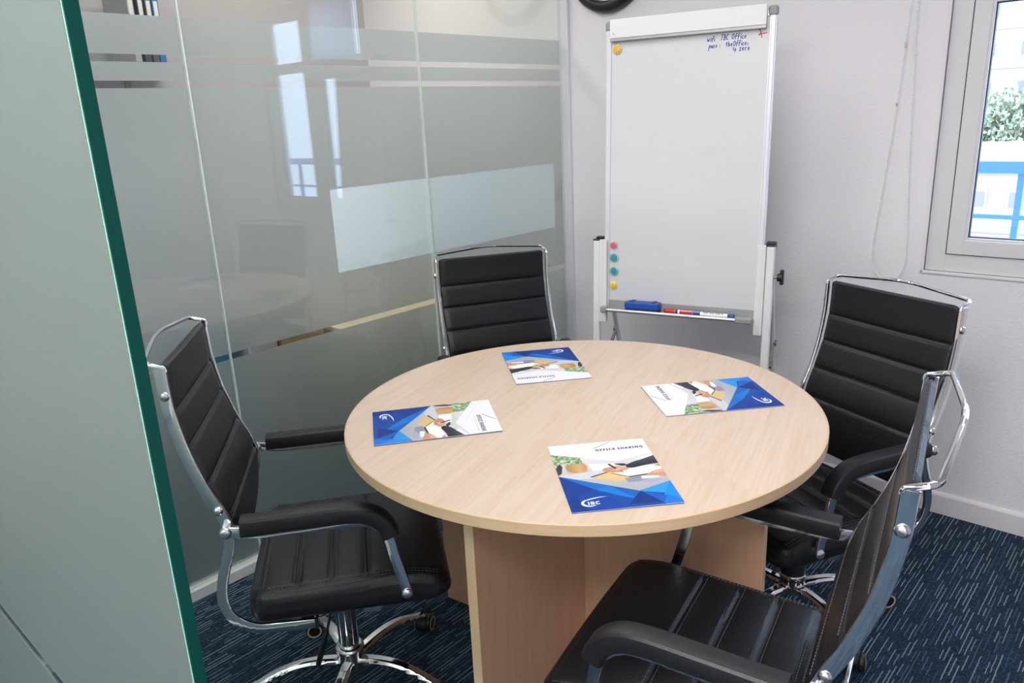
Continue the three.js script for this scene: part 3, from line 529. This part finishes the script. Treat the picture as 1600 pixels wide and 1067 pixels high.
// ---------------------------------------------------------------- easel whiteboard
const K = 0.946, WX = 0.907, WY = 0.796, WZ = 0.522, WYAW = 0.248, TILT = 0.049;
const boardT = new THREE.Matrix4().makeTranslation(0, WY, 0).multiply(new THREE.Matrix4().makeRotationX(-TILT)).multiply(new THREE.Matrix4().makeScale(1, 1, 1));
const boardW = new THREE.Matrix4().makeTranslation(WX, 0, WZ).multiply(new THREE.Matrix4().makeRotationY(WYAW)).multiply(boardT);
const SWd = 0.28 * K, SH = 1.0 * K;
const boardTex = canvasTex(1024, 1829, (g, w, h) => {
  g.fillStyle = '#d6d8db'; g.fillRect(0, 0, w, h);
  for (let i = 0; i < 60; i++) { g.fillStyle = `rgba(${175 + rnd() * 20},${180 + rnd() * 20},${190 + rnd() * 20},${0.012 + rnd() * 0.02})`; g.beginPath(); g.ellipse(rnd() * w, h * (0.4 + 0.6 * rnd()), 30 + rnd() * 150, 8 + rnd() * 30, rnd() * 0.6 - 0.3, 0, 7); g.fill(); }
  const sm = g.createLinearGradient(0, h * 0.86, 0, h); sm.addColorStop(0, 'rgba(150,155,170,0)'); sm.addColorStop(1, 'rgba(150,155,170,0.16)'); g.fillStyle = sm; g.fillRect(0, h * 0.86, w, h * 0.14);
  const X = (x) => (x + 0.28) / 0.56 * w, Y = (u) => (1 - u) * h;
  // hand lettering: strokes in a unit cell
  const F = {
    w: [[[0, 1], [0.12, 0.1], [0.35, 0.6], [0.55, 0.1], [0.8, 1]]], i: [[[0.2, 0.9], [0.25, 0.05]], [[0.22, 1.35], [0.26, 1.25]]], f: [[[0.75, 1.6], [0.45, 1.75], [0.3, 1.2], [0.2, -0.1]], [[0, 0.85], [0.65, 0.95]]],
    I: [[[0, 1.65], [0.6, 1.7]], [[0.3, 1.65], [0.25, 0.1], [0, 0.05]]], B: [[[0.1, 1.7], [0.05, 0]], [[0.1, 1.65], [0.55, 1.5], [0.5, 1.05], [0.12, 0.9], [0.65, 0.7], [0.6, 0.15], [0.05, 0]]], C: [[[0.65, 1.55], [0.3, 1.65], [0.05, 0.9], [0.2, 0.1], [0.7, 0.15]]],
    O: [[[0.45, 1.65], [0.05, 1.2], [0.1, 0.3], [0.5, 0.05], [0.8, 0.6], [0.7, 1.4], [0.4, 1.65]]], c: [[[0.5, 0.85], [0.15, 0.8], [0.05, 0.3], [0.3, 0.03], [0.55, 0.15]]], e: [[[0.05, 0.45], [0.45, 0.6], [0.4, 0.95], [0.1, 0.75], [0.1, 0.2], [0.5, 0.1]]],
    p: [[[0.15, 0.95], [0, -0.7]], [[0.12, 0.8], [0.5, 0.95], [0.5, 0.3], [0.08, 0.2]]], a: [[[0.5, 0.85], [0.1, 0.8], [0.05, 0.2], [0.4, 0.2], [0.5, 0.85], [0.55, 0.05]]], s: [[[0.45, 0.95], [0.1, 0.8], [0.4, 0.4], [0.05, 0.05]]], t: [[[0.3, 1.5], [0.25, 0.05]], [[0, 1], [0.5, 1.05]]],
    h: [[[0.1, 1.6], [0.05, 0]], [[0.08, 0.6], [0.35, 0.9], [0.45, 0.05]]], z: [[[0, 0.95], [0.5, 0.95], [0, 0.05], [0.55, 0.08]]], r: [[[0.1, 0.9], [0.1, 0.05]], [[0.1, 0.6], [0.4, 0.95]]], o: [[[0.3, 0.95], [0.02, 0.5], [0.25, 0.03], [0.5, 0.5], [0.3, 0.95]]],
    ':': [[[0.2, 0.75], [0.22, 0.68]], [[0.2, 0.2], [0.22, 0.13]]], ',': [[[0.3, 0.6], [0.15, 0.1]]], '>': [[[0, 1.1], [0.15, 0.35], [0.75, 0.4]], [[0.5, 0.85], [0.85, 0.4], [0.6, -0.2]]], ' ': [],
  };
  const write = (text, x, u, size, slope, adv = 0.78) => {
    g.strokeStyle = '#1d4486'; g.lineCap = g.lineJoin = 'round'; g.lineWidth = 4.6;
    let px = X(x), py = Y(u); const k = size / 0.56 * w;
    for (const c of text) { for (const st of F[c] ?? []) { g.beginPath(); st.forEach(([a, b], i) => { const qx = px + (a + b * 0.1) * k * 0.95, qy = py - b * k + slope * (qx - px); i ? g.lineTo(qx, qy) : g.moveTo(qx, qy); }); g.stroke(); } const step = k * (c === ' ' ? 0.5 : 'i:,'.includes(c) ? 0.5 : 'wO'.includes(c) ? 1.0 : adv); px += step; py += slope * step; }
  };
  write('wifi', 0.072, 0.936, 0.0098, 0.02); write('IBC', 0.119, 0.938, 0.0105, 0.02, 0.85); write('Office', 0.155, 0.938, 0.0105, 0.02, 0.86);
  write('pass', 0.078, 0.914, 0.0098, 0.0); write(':', 0.114, 0.914, 0.0098, 0); write('theOffice,', 0.136, 0.9155, 0.0098, 0.0, 0.84); write('>', 0.161, 0.8985, 0.012, 0); write('zero', 0.183, 0.8985, 0.0108, 0, 0.85);
  g.strokeStyle = '#c8283a'; g.lineWidth = 6; for (const p of [[[0.2455, 0.966], [0.252, 0.952], [0.256, 0.936]], [[0.246, 0.9455], [0.258, 0.9475], [0.272, 0.9495]], [[0.246, 0.944], [0.254, 0.955]]]) { g.beginPath(); p.forEach(([a, b], i) => (i ? g.lineTo(X(a), Y(b)) : g.moveTo(X(a), Y(b)))); g.stroke(); }
  g.strokeStyle = 'rgba(90,110,150,.4)'; g.lineWidth = 3; g.beginPath(); g.moveTo(X(0.150), Y(0.889)); g.lineTo(X(0.155), Y(0.886)); g.stroke();
});
{
  const t = thing('easel_whiteboard', 'white easel whiteboard on white metal legs standing by the back wall', 'whiteboard', [WX, 0, WZ], WYAW);
  const up = (name, g, m, label) => { const o = part(name, g, m, t, label); boardT.decompose(o.position, o.quaternion, o.scale); return o; };
  const b = (x0, x1, u0, u1, w0, w1, r = 0) => box(x0 * K, x1 * K, u0 * K, u1 * K, w0 * K, w1 * K, r);
  const face = new THREE.PlaneGeometry(2 * SWd, SH).translate(0, SH / 2, 0);
  const surf = phys({ map: boardTex, roughness: 0.28, specularIntensity: 0.7 });
  const panel = box(-SWd, SWd, 0, SH, -0.008, 0); { const u = panel.attributes.uv, p = panel.attributes.position; for (let i = 0; i < p.count; i++) u.setXY(i, (p.getX(i) + SWd) / (2 * SWd), p.getY(i) / SH); }
  up('writing_surface', panel, [M.white, M.white, M.white, M.white, surf, M.white]);
  for (const s of [-1, 1]) {
    const sx = (a, c) => (s > 0 ? [a, c] : [-c, -a]);
    up('side_frame', [b(...sx(0.2795, 0.2995), -0.012, 1.012, -0.018, 0.004, 0.0035), b(...sx(0.2805, 0.2865), -0.012, 1.0, 0.003, 0.0065, 0.0012), b(...sx(0.2955, 0.3035), -0.012, 1.01, -0.016, 0.0, 0.003)], M.aluWhite);
    up('corner_cap', b(...sx(0.272, 0.305), 1.0, 1.034, -0.02, 0.007, 0.009), M.greyPlastic, 'grey plastic corner cap');
    up('bracket', [b(...sx(0.284, 0.314), -0.088, 0.240, 0.007, 0.026, 0.0025), b(...sx(0.3, 0.3035), -0.088, 0.240, 0.025, 0.0275)], M.white);
    const leg = up('front_leg', b(...sx(0.3145, 0.3425), -0.835, 0.236, -0.004, 0.020, 0.004), M.white); part('leg_cap', b(...sx(0.308, 0.3435), 0.235, 0.2405, -0.005, 0.021, 0.002), M.blackPlastic, leg);
    part('rubber_foot', b(...sx(0.312, 0.345), -0.842, -0.825, -0.008, 0.024, 0.003), M.rubber, leg);
    const rl = part('rear_leg', rod(V(s * 0.325 * K, WY + 0.238 * K, -0.028), V(s * 0.31 * K, 0.012, -0.425), 0.0095, 14), M.white, t); part('leg_cap', box(s * 0.325 * K - 0.016, s * 0.325 * K + 0.016, WY + 0.225 * K, WY + 0.247 * K, -0.045, -0.018, 0.004), M.blackPlastic, rl);
    part('rubber_foot', cyl(0.012, 0.012, 0.024, 14).translate(s * 0.31 * K, 0.012, -0.427), M.rubber, rl);
    const br = part('brace', [rod(V(s * 0.325 * K, 0.575, -0.03), V(s * 0.325 * K, 0.568, -0.105), 0.006, 10).scale(1, 1, 1), rod(V(s * 0.325 * K, 0.568, -0.105), V(s * 0.325 * K, 0.63, -0.185), 0.006, 10)], M.steel, t);
    for (const [y, z] of [[0.575, -0.015], [0.568, -0.105], [0.63, -0.185]]) part('pivot', cyl(0.012, 0.012, 0.018, 16).rotateZ(Math.PI / 2).translate(s * 0.325 * K, y, z), M.steel, br);
  }
  up('top_rail', b(-0.28, 0.28, 1.0, 1.02, -0.018, 0.004, 0.003), M.alu);
  const cl = up('paper_clamp', [b(-0.281, 0.272, 0.972, 1.038, 0.007, 0.022, 0.003)], M.white); part('clamp_lip', b(-0.281, 0.272, 0.962, 0.9735, 0.0065, 0.019, 0.002), M.tray, cl);
  part('clamp_mark', [b(-0.268, -0.266, 0.984, 0.992, 0.0221, 0.0224), b(-0.264, -0.258, 0.984, 0.986, 0.0221, 0.0224)], M.greyPlastic, cl);
  up('bottom_rail', b(-0.282, 0.282, -0.016, 0.0005, -0.018, 0.004, 0.003), M.alu);
  const tr = up('pen_tray', [b(-0.281, 0.281, -0.034, -0.030, 0.004, 0.062), b(-0.281, 0.281, -0.034, 0.001, 0.0045, 0.0065)], M.tray);
  part('tray_lip', rod(V(-0.281 * K, -0.029 * K, 0.063 * K), V(0.281 * K, -0.029 * K, 0.063 * K), 0.0065, 14), M.alu, tr);
  part('tray_end', b(-0.292, -0.268, -0.04, -0.016, 0.045, 0.074, 0.005), M.greyPlastic, tr); part('tray_end', b(0.226, 0.286, -0.040, -0.019, 0.045, 0.072, 0.005), M.greyPlastic, tr);
  const kn = up('locking_knob', rod(V(0.342 * K, 0.126 * K, 0.008), V(0.362 * K, 0.126 * K, 0.008), 0.005), M.steel);
  part('knob_grip', [cyl(0.013, 0.015, 0.016, 18).rotateZ(Math.PI / 2).translate(0.364 * K, 0.126 * K, 0.008), box(0.364 * K, 0.364 * K + 0.013, 0.10 * K, 0.155 * K, 0.0, 0.016, 0.005)], M.blackPlastic, kn);
}
function onBoard(name, label, category, x, u, w, group) {          // a thing carried by the board
  const t = thing(name, label, category, [0, 0, 0], 0, group), m = boardW.clone().multiply(new THREE.Matrix4().makeTranslation(x * K, u * K, w * K));
  m.decompose(t.position, t.quaternion, t.scale); return t;
}
for (const [x, u, d, col, edge, label] of [
  [-0.2575, 0.937, 0.034, rgb(0.78, 0.47, 0.03), rgb(0.72, 0.58, 0.30), 'amber round magnet under the paper clamp at the top of the whiteboard'],
  [-0.263, 0.217, 0.028, rgb(0.68, 0.13, 0.17), rgb(0.72, 0.35, 0.36), 'pink round magnet, highest of four at the whiteboard edge above the tray'],
  [-0.261, 0.170, 0.034, rgb(0.04, 0.30, 0.35), rgb(0.32, 0.55, 0.62), 'teal round magnet directly below the pink one'],
  [-0.2605, 0.117, 0.034, rgb(0.04, 0.30, 0.35), rgb(0.32, 0.55, 0.62), 'teal round magnet directly above the lower yellow one'],
  [-0.262, 0.060, 0.028, rgb(0.85, 0.58, 0.01), rgb(0.86, 0.70, 0.22), 'yellow round magnet just above the blue eraser and tray'],
]) {
  const t = onBoard('magnet', label, 'magnet', x, u, 0.001, 'round magnets on the whiteboard'), r = d / 2;
  part('rim', lathe([[0, 0], [r, 0], [r, 0.003], [r * 0.96, 0.0045], [r * 0.8, 0.005], [0, 0.005]], 32).rotateX(Math.PI / 2), phys({ color: edge, roughness: 0.25, clearcoat: 0.6 }), t);
  part('button', lathe([[0, 0.0082], [r * 0.62, 0.0078], [r * 0.72, 0.0065], [r * 0.74, 0.0048], [0, 0.0048]], 32).rotateX(Math.PI / 2), phys({ color: col, roughness: 0.25, clearcoat: 0.6 }), t);
}
{
  const e = onBoard('board_eraser', 'blue whiteboard eraser lying on the pen tray', 'eraser', -0.132, -0.029, 0.0305);
  part('body', box(-0.064, 0.064, 0.008, 0.034, -0.022, 0.022, 0.006), std({ color: rgb(0.012, 0.08, 0.42), roughness: 0.4 }), e);
  part('felt', box(-0.062, 0.062, 0, 0.009, -0.021, 0.021, 0.002), std({ color: rgb(0.03, 0.03, 0.05), roughness: 0.95 }), e);
  part('grip', [box(-0.046, -0.032, 0.033, 0.0365, -0.018, 0.018, 0.0015), box(0.036, 0.05, 0.033, 0.0365, -0.018, 0.018, 0.0015)], std({ color: rgb(0.05, 0.07, 0.14), roughness: 0.6 }), e);
}
const penPrint = (draw) => std({ map: canvasTex(512, 128, draw), roughness: 0.35 });
for (const [x, w, col, capSide, label, draw] of [
  [0.028, 0.034, rgb(0.58, 0.012, 0.012), -1, 'red-capped whiteboard marker lying beside the blue eraser', (g, W, H) => { g.fillStyle = '#f1f1f3'; g.fillRect(0, 0, W, H); g.fillStyle = '#1d2a55'; g.fillRect(6, 0, 50, H); g.fillStyle = '#c22a2c'; g.fillRect(95, 0, 245, H); g.fillStyle = '#3b3f8f'; g.fillRect(345, 0, 150, H); g.fillStyle = '#e9dcdc'; for (let i = 0; i < 15; i++) g.fillRect(105 + i * 15, 50, 9, 30); g.fillStyle = '#b9bce0'; for (let i = 0; i < 9; i++) g.fillRect(352 + i * 15, 50, 9, 30); }],
  [0.165, 0.042, rgb(0.02, 0.09, 0.38), 1, 'white whiteboard marker with a blue end, at the far end of the tray', (g, W, H) => { g.fillStyle = '#f1f1f4'; g.fillRect(0, 0, W, H); g.fillStyle = '#2b3f7c'; for (let i = 0; i < 20; i++) if (i % 6 !== 5) g.fillRect(60 + i * 19, 45, 11, 34); }],
]) {
  const p = onBoard('marker_pen', label, 'marker', x, -0.030 + 0.0085 / K, w, 'markers on the pen tray'), r = 0.0078, half = 0.068;
  const body = new THREE.CylinderGeometry(r, r, 0.095, 24).rotateZ(Math.PI / 2).translate(-capSide * 0.0185, 0, 0);
  { const q = body.attributes.position, u = body.attributes.uv; for (let i = 0; i < q.count; i++) u.setXY(i, (q.getX(i) + capSide * 0.0185 + 0.0475) / 0.095, Math.atan2(q.getY(i), q.getZ(i)) / 3.4 + 0.2); }
  part('barrel', body, penPrint(draw), p);
  const cs = capSide, len = cs < 0 ? 0.04 : 0.022, x0 = cs < 0 ? -0.029 : 0.029;
  part('cap', lathe([[0, 0], [r * 1.04, 0], [r * 1.04, len * 0.85], [r * 0.9, len], [0, len]], 24).rotateZ(-cs * Math.PI / 2).translate(x0, 0, 0), std({ color: col, roughness: 0.3 }), p);
}

// ---------------------------------------------------------------- wall clock, blind and its chain
{
  const t = thing('wall_clock', 'round black-rimmed wall clock on the back wall above the whiteboard', 'clock', [0.255, 2.074, 0.001]), R = 0.2;
  part('rim', lathe([[0.150, 0.022], [0.154, 0.040], [0.165, 0.047], [0.185, 0.044], [0.197, 0.030], [0.2, 0.012], [0.198, 0], [0.150, 0], [0.150, 0.022]], 72).rotateX(Math.PI / 2), M.blackPlastic, t);
  const d = part('dial', cyl(0.152, 0.152, 0.012, 60).rotateX(Math.PI / 2).translate(0, 0, 0.012), M.white, t);
  const marks = []; for (let k = 0; k < 60; k++) marks.push(box(-0.001, 0.001, k % 5 ? 0.138 : 0.126, 0.146, 0.0181, 0.0186).rotateZ(k * Math.PI / 30));
  part('minute_marks', marks, M.blackPlastic, d);
  part('hour_hand', box(-0.004, 0.004, -0.015, 0.08, 0.021, 0.0225).rotateZ(-1.0), M.blackPlastic, t); part('minute_hand', box(-0.003, 0.003, -0.02, 0.12, 0.023, 0.0245).rotateZ(1.3), M.blackPlastic, t);
}
{
  const t = thing('roller_blind', 'pale roller blind hanging at the top of the window, seen mirrored in the glass partition', 'blind', [1.715, 2.35, 0.034]);
  part('roller', cyl(0.022, 0.022, 0.44, 24).rotateZ(Math.PI / 2), M.white, t);
  part('fabric', box(-0.215, 0.215, -0.51, 0.0, -0.0215, -0.0205), phys({ color: rgb(0.72, 0.84, 0.95), roughness: 0.9, transmission: 0.85, thickness: 0 }), t);
  part('bottom_bar', box(-0.215, 0.215, -0.528, -0.508, -0.026, -0.016, 0.004), M.white, t);
  part('bracket', [box(-0.23, -0.222, -0.03, 0.03, -0.04, 0.025), box(0.222, 0.23, -0.03, 0.03, -0.04, 0.025)], M.white, t);
  const c = thing('blind_chain', 'white beaded blind chain hanging in a long loop on the back wall', 'chain', [1.464, 0.853, 0.03]);
  const pts = [[1.468, 2.34], [1.454, 1.778], [1.448, 1.639], [1.439, 1.455], [1.424, 1.259], [1.41, 1.091], [1.400, 0.967], [1.403, 0.92], [1.424, 0.875], [1.46, 0.853], [1.492, 0.867], [1.510, 0.91], [1.513, 0.976], [1.496, 1.231], [1.485, 1.511], [1.474, 1.776], [1.479, 2.34]];
  const cv = new THREE.CatmullRomCurve3(pts.map(([x, y]) => V(x - 1.464, y - 0.853, 0)), false, 'centripetal'), n = Math.round(cv.getLength() / 0.0062), bead = new THREE.IcosahedronGeometry(0.0027, 1), beads = [];
  for (let i = 0; i <= n; i++) { const p = cv.getPointAt(i / n); beads.push(bead.clone().translate(p.x, p.y, p.z)); }
  const bm = std({ color: rgb(0.88, 0.88, 0.88), roughness: 0.3 });
  part('beads', beads, bm, c).userData.kind = 'stuff';
  part('cord', pipe(cv.getSpacedPoints(160), 0.0008, 5), bm, c);
  part('connector', lathe([[0, -0.011], [0.003, -0.01], [0.0042, -0.004], [0.0042, 0.004], [0.003, 0.01], [0, 0.011]], 14).translate(-0.0155, 0.79, 0), std({ color: rgb(0.66, 0.63, 0.55), roughness: 0.3 }), c);
  part('connector', lathe([[0, -0.007], [0.0026, -0.006], [0.0034, 0], [0.0026, 0.006], [0, 0.007]], 14).translate(-0.0255, 0.602, 0), std({ color: rgb(0.45, 0.43, 0.40), roughness: 0.3 }), c);
}

// ---------------------------------------------------------------- on and behind the glass partition
{
  const p = shade(new THREE.Mesh(box(-0.0111, -0.0103, 0.963, 1.257, 0.086, 1.323), phys({ color: rgb(0.88, 0.93, 0.98), roughness: 0.35 }))); p.name = numbered('glass_poster'); scene.add(p);
  tag(p, 'pale blue-white rectangular sheet stuck on the glass partition behind the rear chair', 'sheet');
  const s = thing('light_switch', 'small cream light switch on the wall just behind the partition edge', 'switch', [-0.045, 1.118, 0]);
  part('plate', box(-0.022, 0.022, -0.034, 0.034, 0.0005, 0.009, 0.003), std({ color: rgb(0.40, 0.38, 0.27), roughness: 0.4 }), s); part('rocker', box(-0.007, 0.007, -0.016, 0.016, 0.008, 0.014, 0.002), std({ color: rgb(0.5, 0.48, 0.38), roughness: 0.4 }), s);
  const cream = std({ color: rgb(0.84, 0.77, 0.57), roughness: 0.5 }), tan = std({ color: rgb(0.46, 0.33, 0.19), roughness: 0.7 });
  const c = thing('low_cabinet', 'cream low cabinet in the passage behind the frosted glass', 'cabinet', [-1.08, 0, 0.42]);
  part('carcass', box(-0.33, 0.30, 0.03, 0.49, -0.39, 0.36), cream, c); part('worktop', box(-0.335, 0.33, 0.49, 0.513, -0.4, 0.39, 0.003), cream, c); part('plinth', box(-0.32, 0.27, 0, 0.03, -0.37, 0.34), tan, c);
  for (const z of [-0.385, -0.015]) { const d = part('door', box(0.30, 0.318, 0.04, 0.48, z, z + 0.36, 0.002), cream, c); part('handle', box(0.318, 0.33, 0.40, 0.48, z + 0.3, z + 0.31), M.brushed, d); }
  const bx = thing('cardboard_box', 'tan ribbed box on the floor next to the cream cabinet behind the glass', 'box', [-1.03, 0, 0.985]);
  part('carton', box(-0.18, 0.18, 0.001, 0.62, -0.115, 0.115), tan, bx); part('flap', box(-0.18, 0.18, 0.62, 0.624, -0.115, -0.003), tan, bx); part('flap', box(-0.18, 0.18, 0.62, 0.624, 0.003, 0.115), tan, bx); part('tape', box(-0.1805, 0.1805, 0.6245, 0.625, -0.025, 0.025), std({ color: rgb(0.55, 0.44, 0.28), roughness: 0.3 }), bx);
  const wb = thing('storage_crate', 'pale grey storage crate between the tan box and the blue bin behind the glass', 'crate', [-1.03, 0, 1.19]);
  part('tub', [box(-0.17, 0.17, 0.001, 0.60, -0.075, 0.075, 0.012)], std({ color: rgb(0.6, 0.58, 0.58), roughness: 0.6 }), wb); part('lid', box(-0.18, 0.18, 0.60, 0.622, -0.082, 0.082, 0.006), std({ color: rgb(0.63, 0.61, 0.61), roughness: 0.6 }), wb);
  const bl = thing('waste_bin', 'blue bin standing behind the frosted glass', 'bin', [-0.97, 0, 1.39]);
  const blue = std({ color: rgb(0.03, 0.20, 0.38), roughness: 0.5 }); part('body', lathe([[0, 0.001], [0.09, 0.001], [0.108, 0.62], [0.102, 0.62], [0.085, 0.01], [0, 0.01]], 36), blue, bl); part('rim', lathe([[0.1, 0.612], [0.112, 0.612], [0.112, 0.628], [0.1, 0.628], [0.1, 0.612]], 36), blue, bl);
  const sh = thing('wall_shelf', 'grey wall shelf high in the passage behind the glass', 'shelf', [PX, 1.735, 1.55]);
  part('board', box(0.001, 0.32, -0.012, 0.012, -0.34, 0.55), std({ color: rgb(0.42, 0.40, 0.40), roughness: 0.6 }), sh); for (const z of [-0.2, 0.4]) part('bracket', [box(0.001, 0.012, -0.2, -0.012, z, z + 0.025), box(0.001, 0.26, -0.024, -0.012, z, z + 0.025)], M.steel, sh);
  const cols = [[0.40, 0.40, 0.41], [0.045, 0.05, 0.06], [0.09, 0.09, 0.10], [0.03, 0.16, 0.42]], nm = ['pale grey', 'black', 'dark grey', 'blue'];
  for (let i = 0; i < 4; i++) {
    const z = [1.425, 1.385, 1.352, 1.322][i], b = thing('ring_binder', nm[i] + ' ring binder upright on the shelf behind the glass', 'binder', [PX + 0.19, 1.7475, z], 0, 'binders on the passage shelf');
    part('spine_cover', box(-0.12, 0.12, 0, 0.31, -0.013, 0.013, 0.002), std({ color: rgb(...cols[i]), roughness: 0.5 }), b); part('spine_label', box(0.1201, 0.1206, 0.17, 0.25, -0.008, 0.008), M.white, b);
  }
  for (const [i, y, z, l, col, nme] of [[0, 0, 1.68, 0.34, [0.04, 0.10, 0.28], 'navy'], [1, 0.013, 1.76, 0.24, [0.42, 0.10, 0.05], 'red']]) {
    const b = thing('book', nme + ' book lying flat on the shelf behind the glass', 'book', [PX + 0.2, 1.7475 + y, z], 0, 'flat books on the passage shelf');
    part('cover', [box(-0.1, 0.1, 0, 0.002, -l / 2, l / 2), box(-0.1, 0.1, 0.0105, 0.0125, -l / 2, l / 2), box(-0.1, -0.098, 0.002, 0.0105, -l / 2, l / 2)], std({ color: rgb(...col), roughness: 0.5 }), b); part('pages', box(-0.097, 0.096, 0.0021, 0.0104, -l / 2 + 0.004, l / 2 - 0.004), M.white, b);
  }
}

// ---------------------------------------------------------------- outside the window
{
  const G0 = -9;
  struct('ground', box(-60, 60, G0 - 0.2, G0, -70, -0.6), std({ color: rgb(0.55, 0.50, 0.48), roughness: 0.95 }));
  const blue = std({ color: rgb(0.045, 0.17, 0.52), roughness: 0.45 });
  const f = thing('balcony_railing', 'blue metal railing just outside the window', 'railing', [0, 0, -0.6]);
  part('top_rail', box(0.4, 4.2, 1.18, 1.226, -0.025, 0.025, 0.004), blue, f); part('middle_rail', box(0.4, 4.2, 1.004, 1.021, -0.012, 0.012, 0.003), blue, f); part('bottom_rail', box(0.4, 4.2, 0.70, 0.72, -0.012, 0.012, 0.003), blue, f);
  for (let k = -3; k < 7; k++) part('post', box(1.715 + k * 0.36, 1.737 + k * 0.36, -0.15, 1.181, -0.011, 0.011), blue, f);
  struct('ledge', box(0.3, 4.3, -0.30, -0.15, -0.75, -0.14), std({ color: rgb(0.6, 0.58, 0.56), roughness: 0.9 }));
  const render = std({ color: rgb(0.37, 0.34, 0.30), roughness: 0.9 }), render2 = std({ color: rgb(0.33, 0.28, 0.25), roughness: 0.9 }), pane = std({ color: rgb(0.16, 0.14, 0.13), roughness: 0.4 }), slab = std({ color: rgb(0.30, 0.28, 0.26), roughness: 0.9 });
  function block(name, label, x0, x1, y1, z, pitchX, pitchY, ww, wh, mat) {
    const b = thing(name, label, 'building', [0, G0, z]);
    part('wall', box(x0, x1, 0, y1, -8, 0), mat, b); part('parapet', box(x0 - 0.2, x1 + 0.2, y1, y1 + 0.5, -8.2, 0.2), slab, b);
    let n = 0;
    for (let y = 1.2; y + wh < y1 - 0.4; y += pitchY) {
      part('floor_band', box(x0, x1, y - 0.75, y - 0.6, 0, 0.14), slab, b);
      for (let x = x0 + 0.8; x + ww < x1 - 0.4; x += pitchX) { if (n++ > 290) break; const w = part('window', box(x - 0.08, x + ww + 0.08, y - 0.08, y + wh + 0.08, 0, 0.06), slab, b); part('pane', box(x, x + ww, y, y + wh, 0.061, 0.08), pane, w); }
    }
  }
  block('apartment_block', 'tall white apartment block far beyond the window', -20, 2, 30, -55, 1.9, 2.3, 0.5, 0.75, render);
  block('low_building', 'low pale building behind the blue railing', -14, 10, 8.2, -24, 1.0, 1.5, 0.35, 0.45, render2);
  // trees between the two buildings
  const leafM = [std({ color: rgb(0.40, 0.43, 0.29), roughness: 0.9, side: THREE.DoubleSide }), std({ color: rgb(0.48, 0.50, 0.37), roughness: 0.9, side: THREE.DoubleSide })], bark = std({ color: rgb(0.25, 0.2, 0.15), roughness: 0.9 });  // leaf colours paled, distance haze and overexposure put into them
  const labels = ['pale green leafy tree seen at the glass edge between the buildings', 'leafy green tree half hidden by the window sash', 'bushy tree rising behind the low building', 'full-crowned tree at the end of the tree row', 'leafy tree in front of the white block'];
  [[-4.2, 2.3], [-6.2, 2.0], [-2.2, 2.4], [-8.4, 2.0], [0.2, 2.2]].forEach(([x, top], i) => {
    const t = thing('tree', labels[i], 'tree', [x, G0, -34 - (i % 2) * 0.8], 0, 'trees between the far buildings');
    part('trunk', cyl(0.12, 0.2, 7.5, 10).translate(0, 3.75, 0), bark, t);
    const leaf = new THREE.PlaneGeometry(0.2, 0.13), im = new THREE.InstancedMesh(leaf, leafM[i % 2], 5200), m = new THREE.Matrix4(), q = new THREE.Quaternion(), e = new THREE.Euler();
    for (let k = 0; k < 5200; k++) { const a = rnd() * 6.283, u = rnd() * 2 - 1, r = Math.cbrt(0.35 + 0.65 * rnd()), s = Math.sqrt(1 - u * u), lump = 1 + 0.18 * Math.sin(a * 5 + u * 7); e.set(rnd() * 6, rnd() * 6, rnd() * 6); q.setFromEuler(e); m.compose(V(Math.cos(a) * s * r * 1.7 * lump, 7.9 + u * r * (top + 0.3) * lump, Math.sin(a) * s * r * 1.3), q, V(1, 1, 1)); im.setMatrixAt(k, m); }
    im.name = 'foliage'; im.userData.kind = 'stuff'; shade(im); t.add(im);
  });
}
renderer.render(scene, camera);
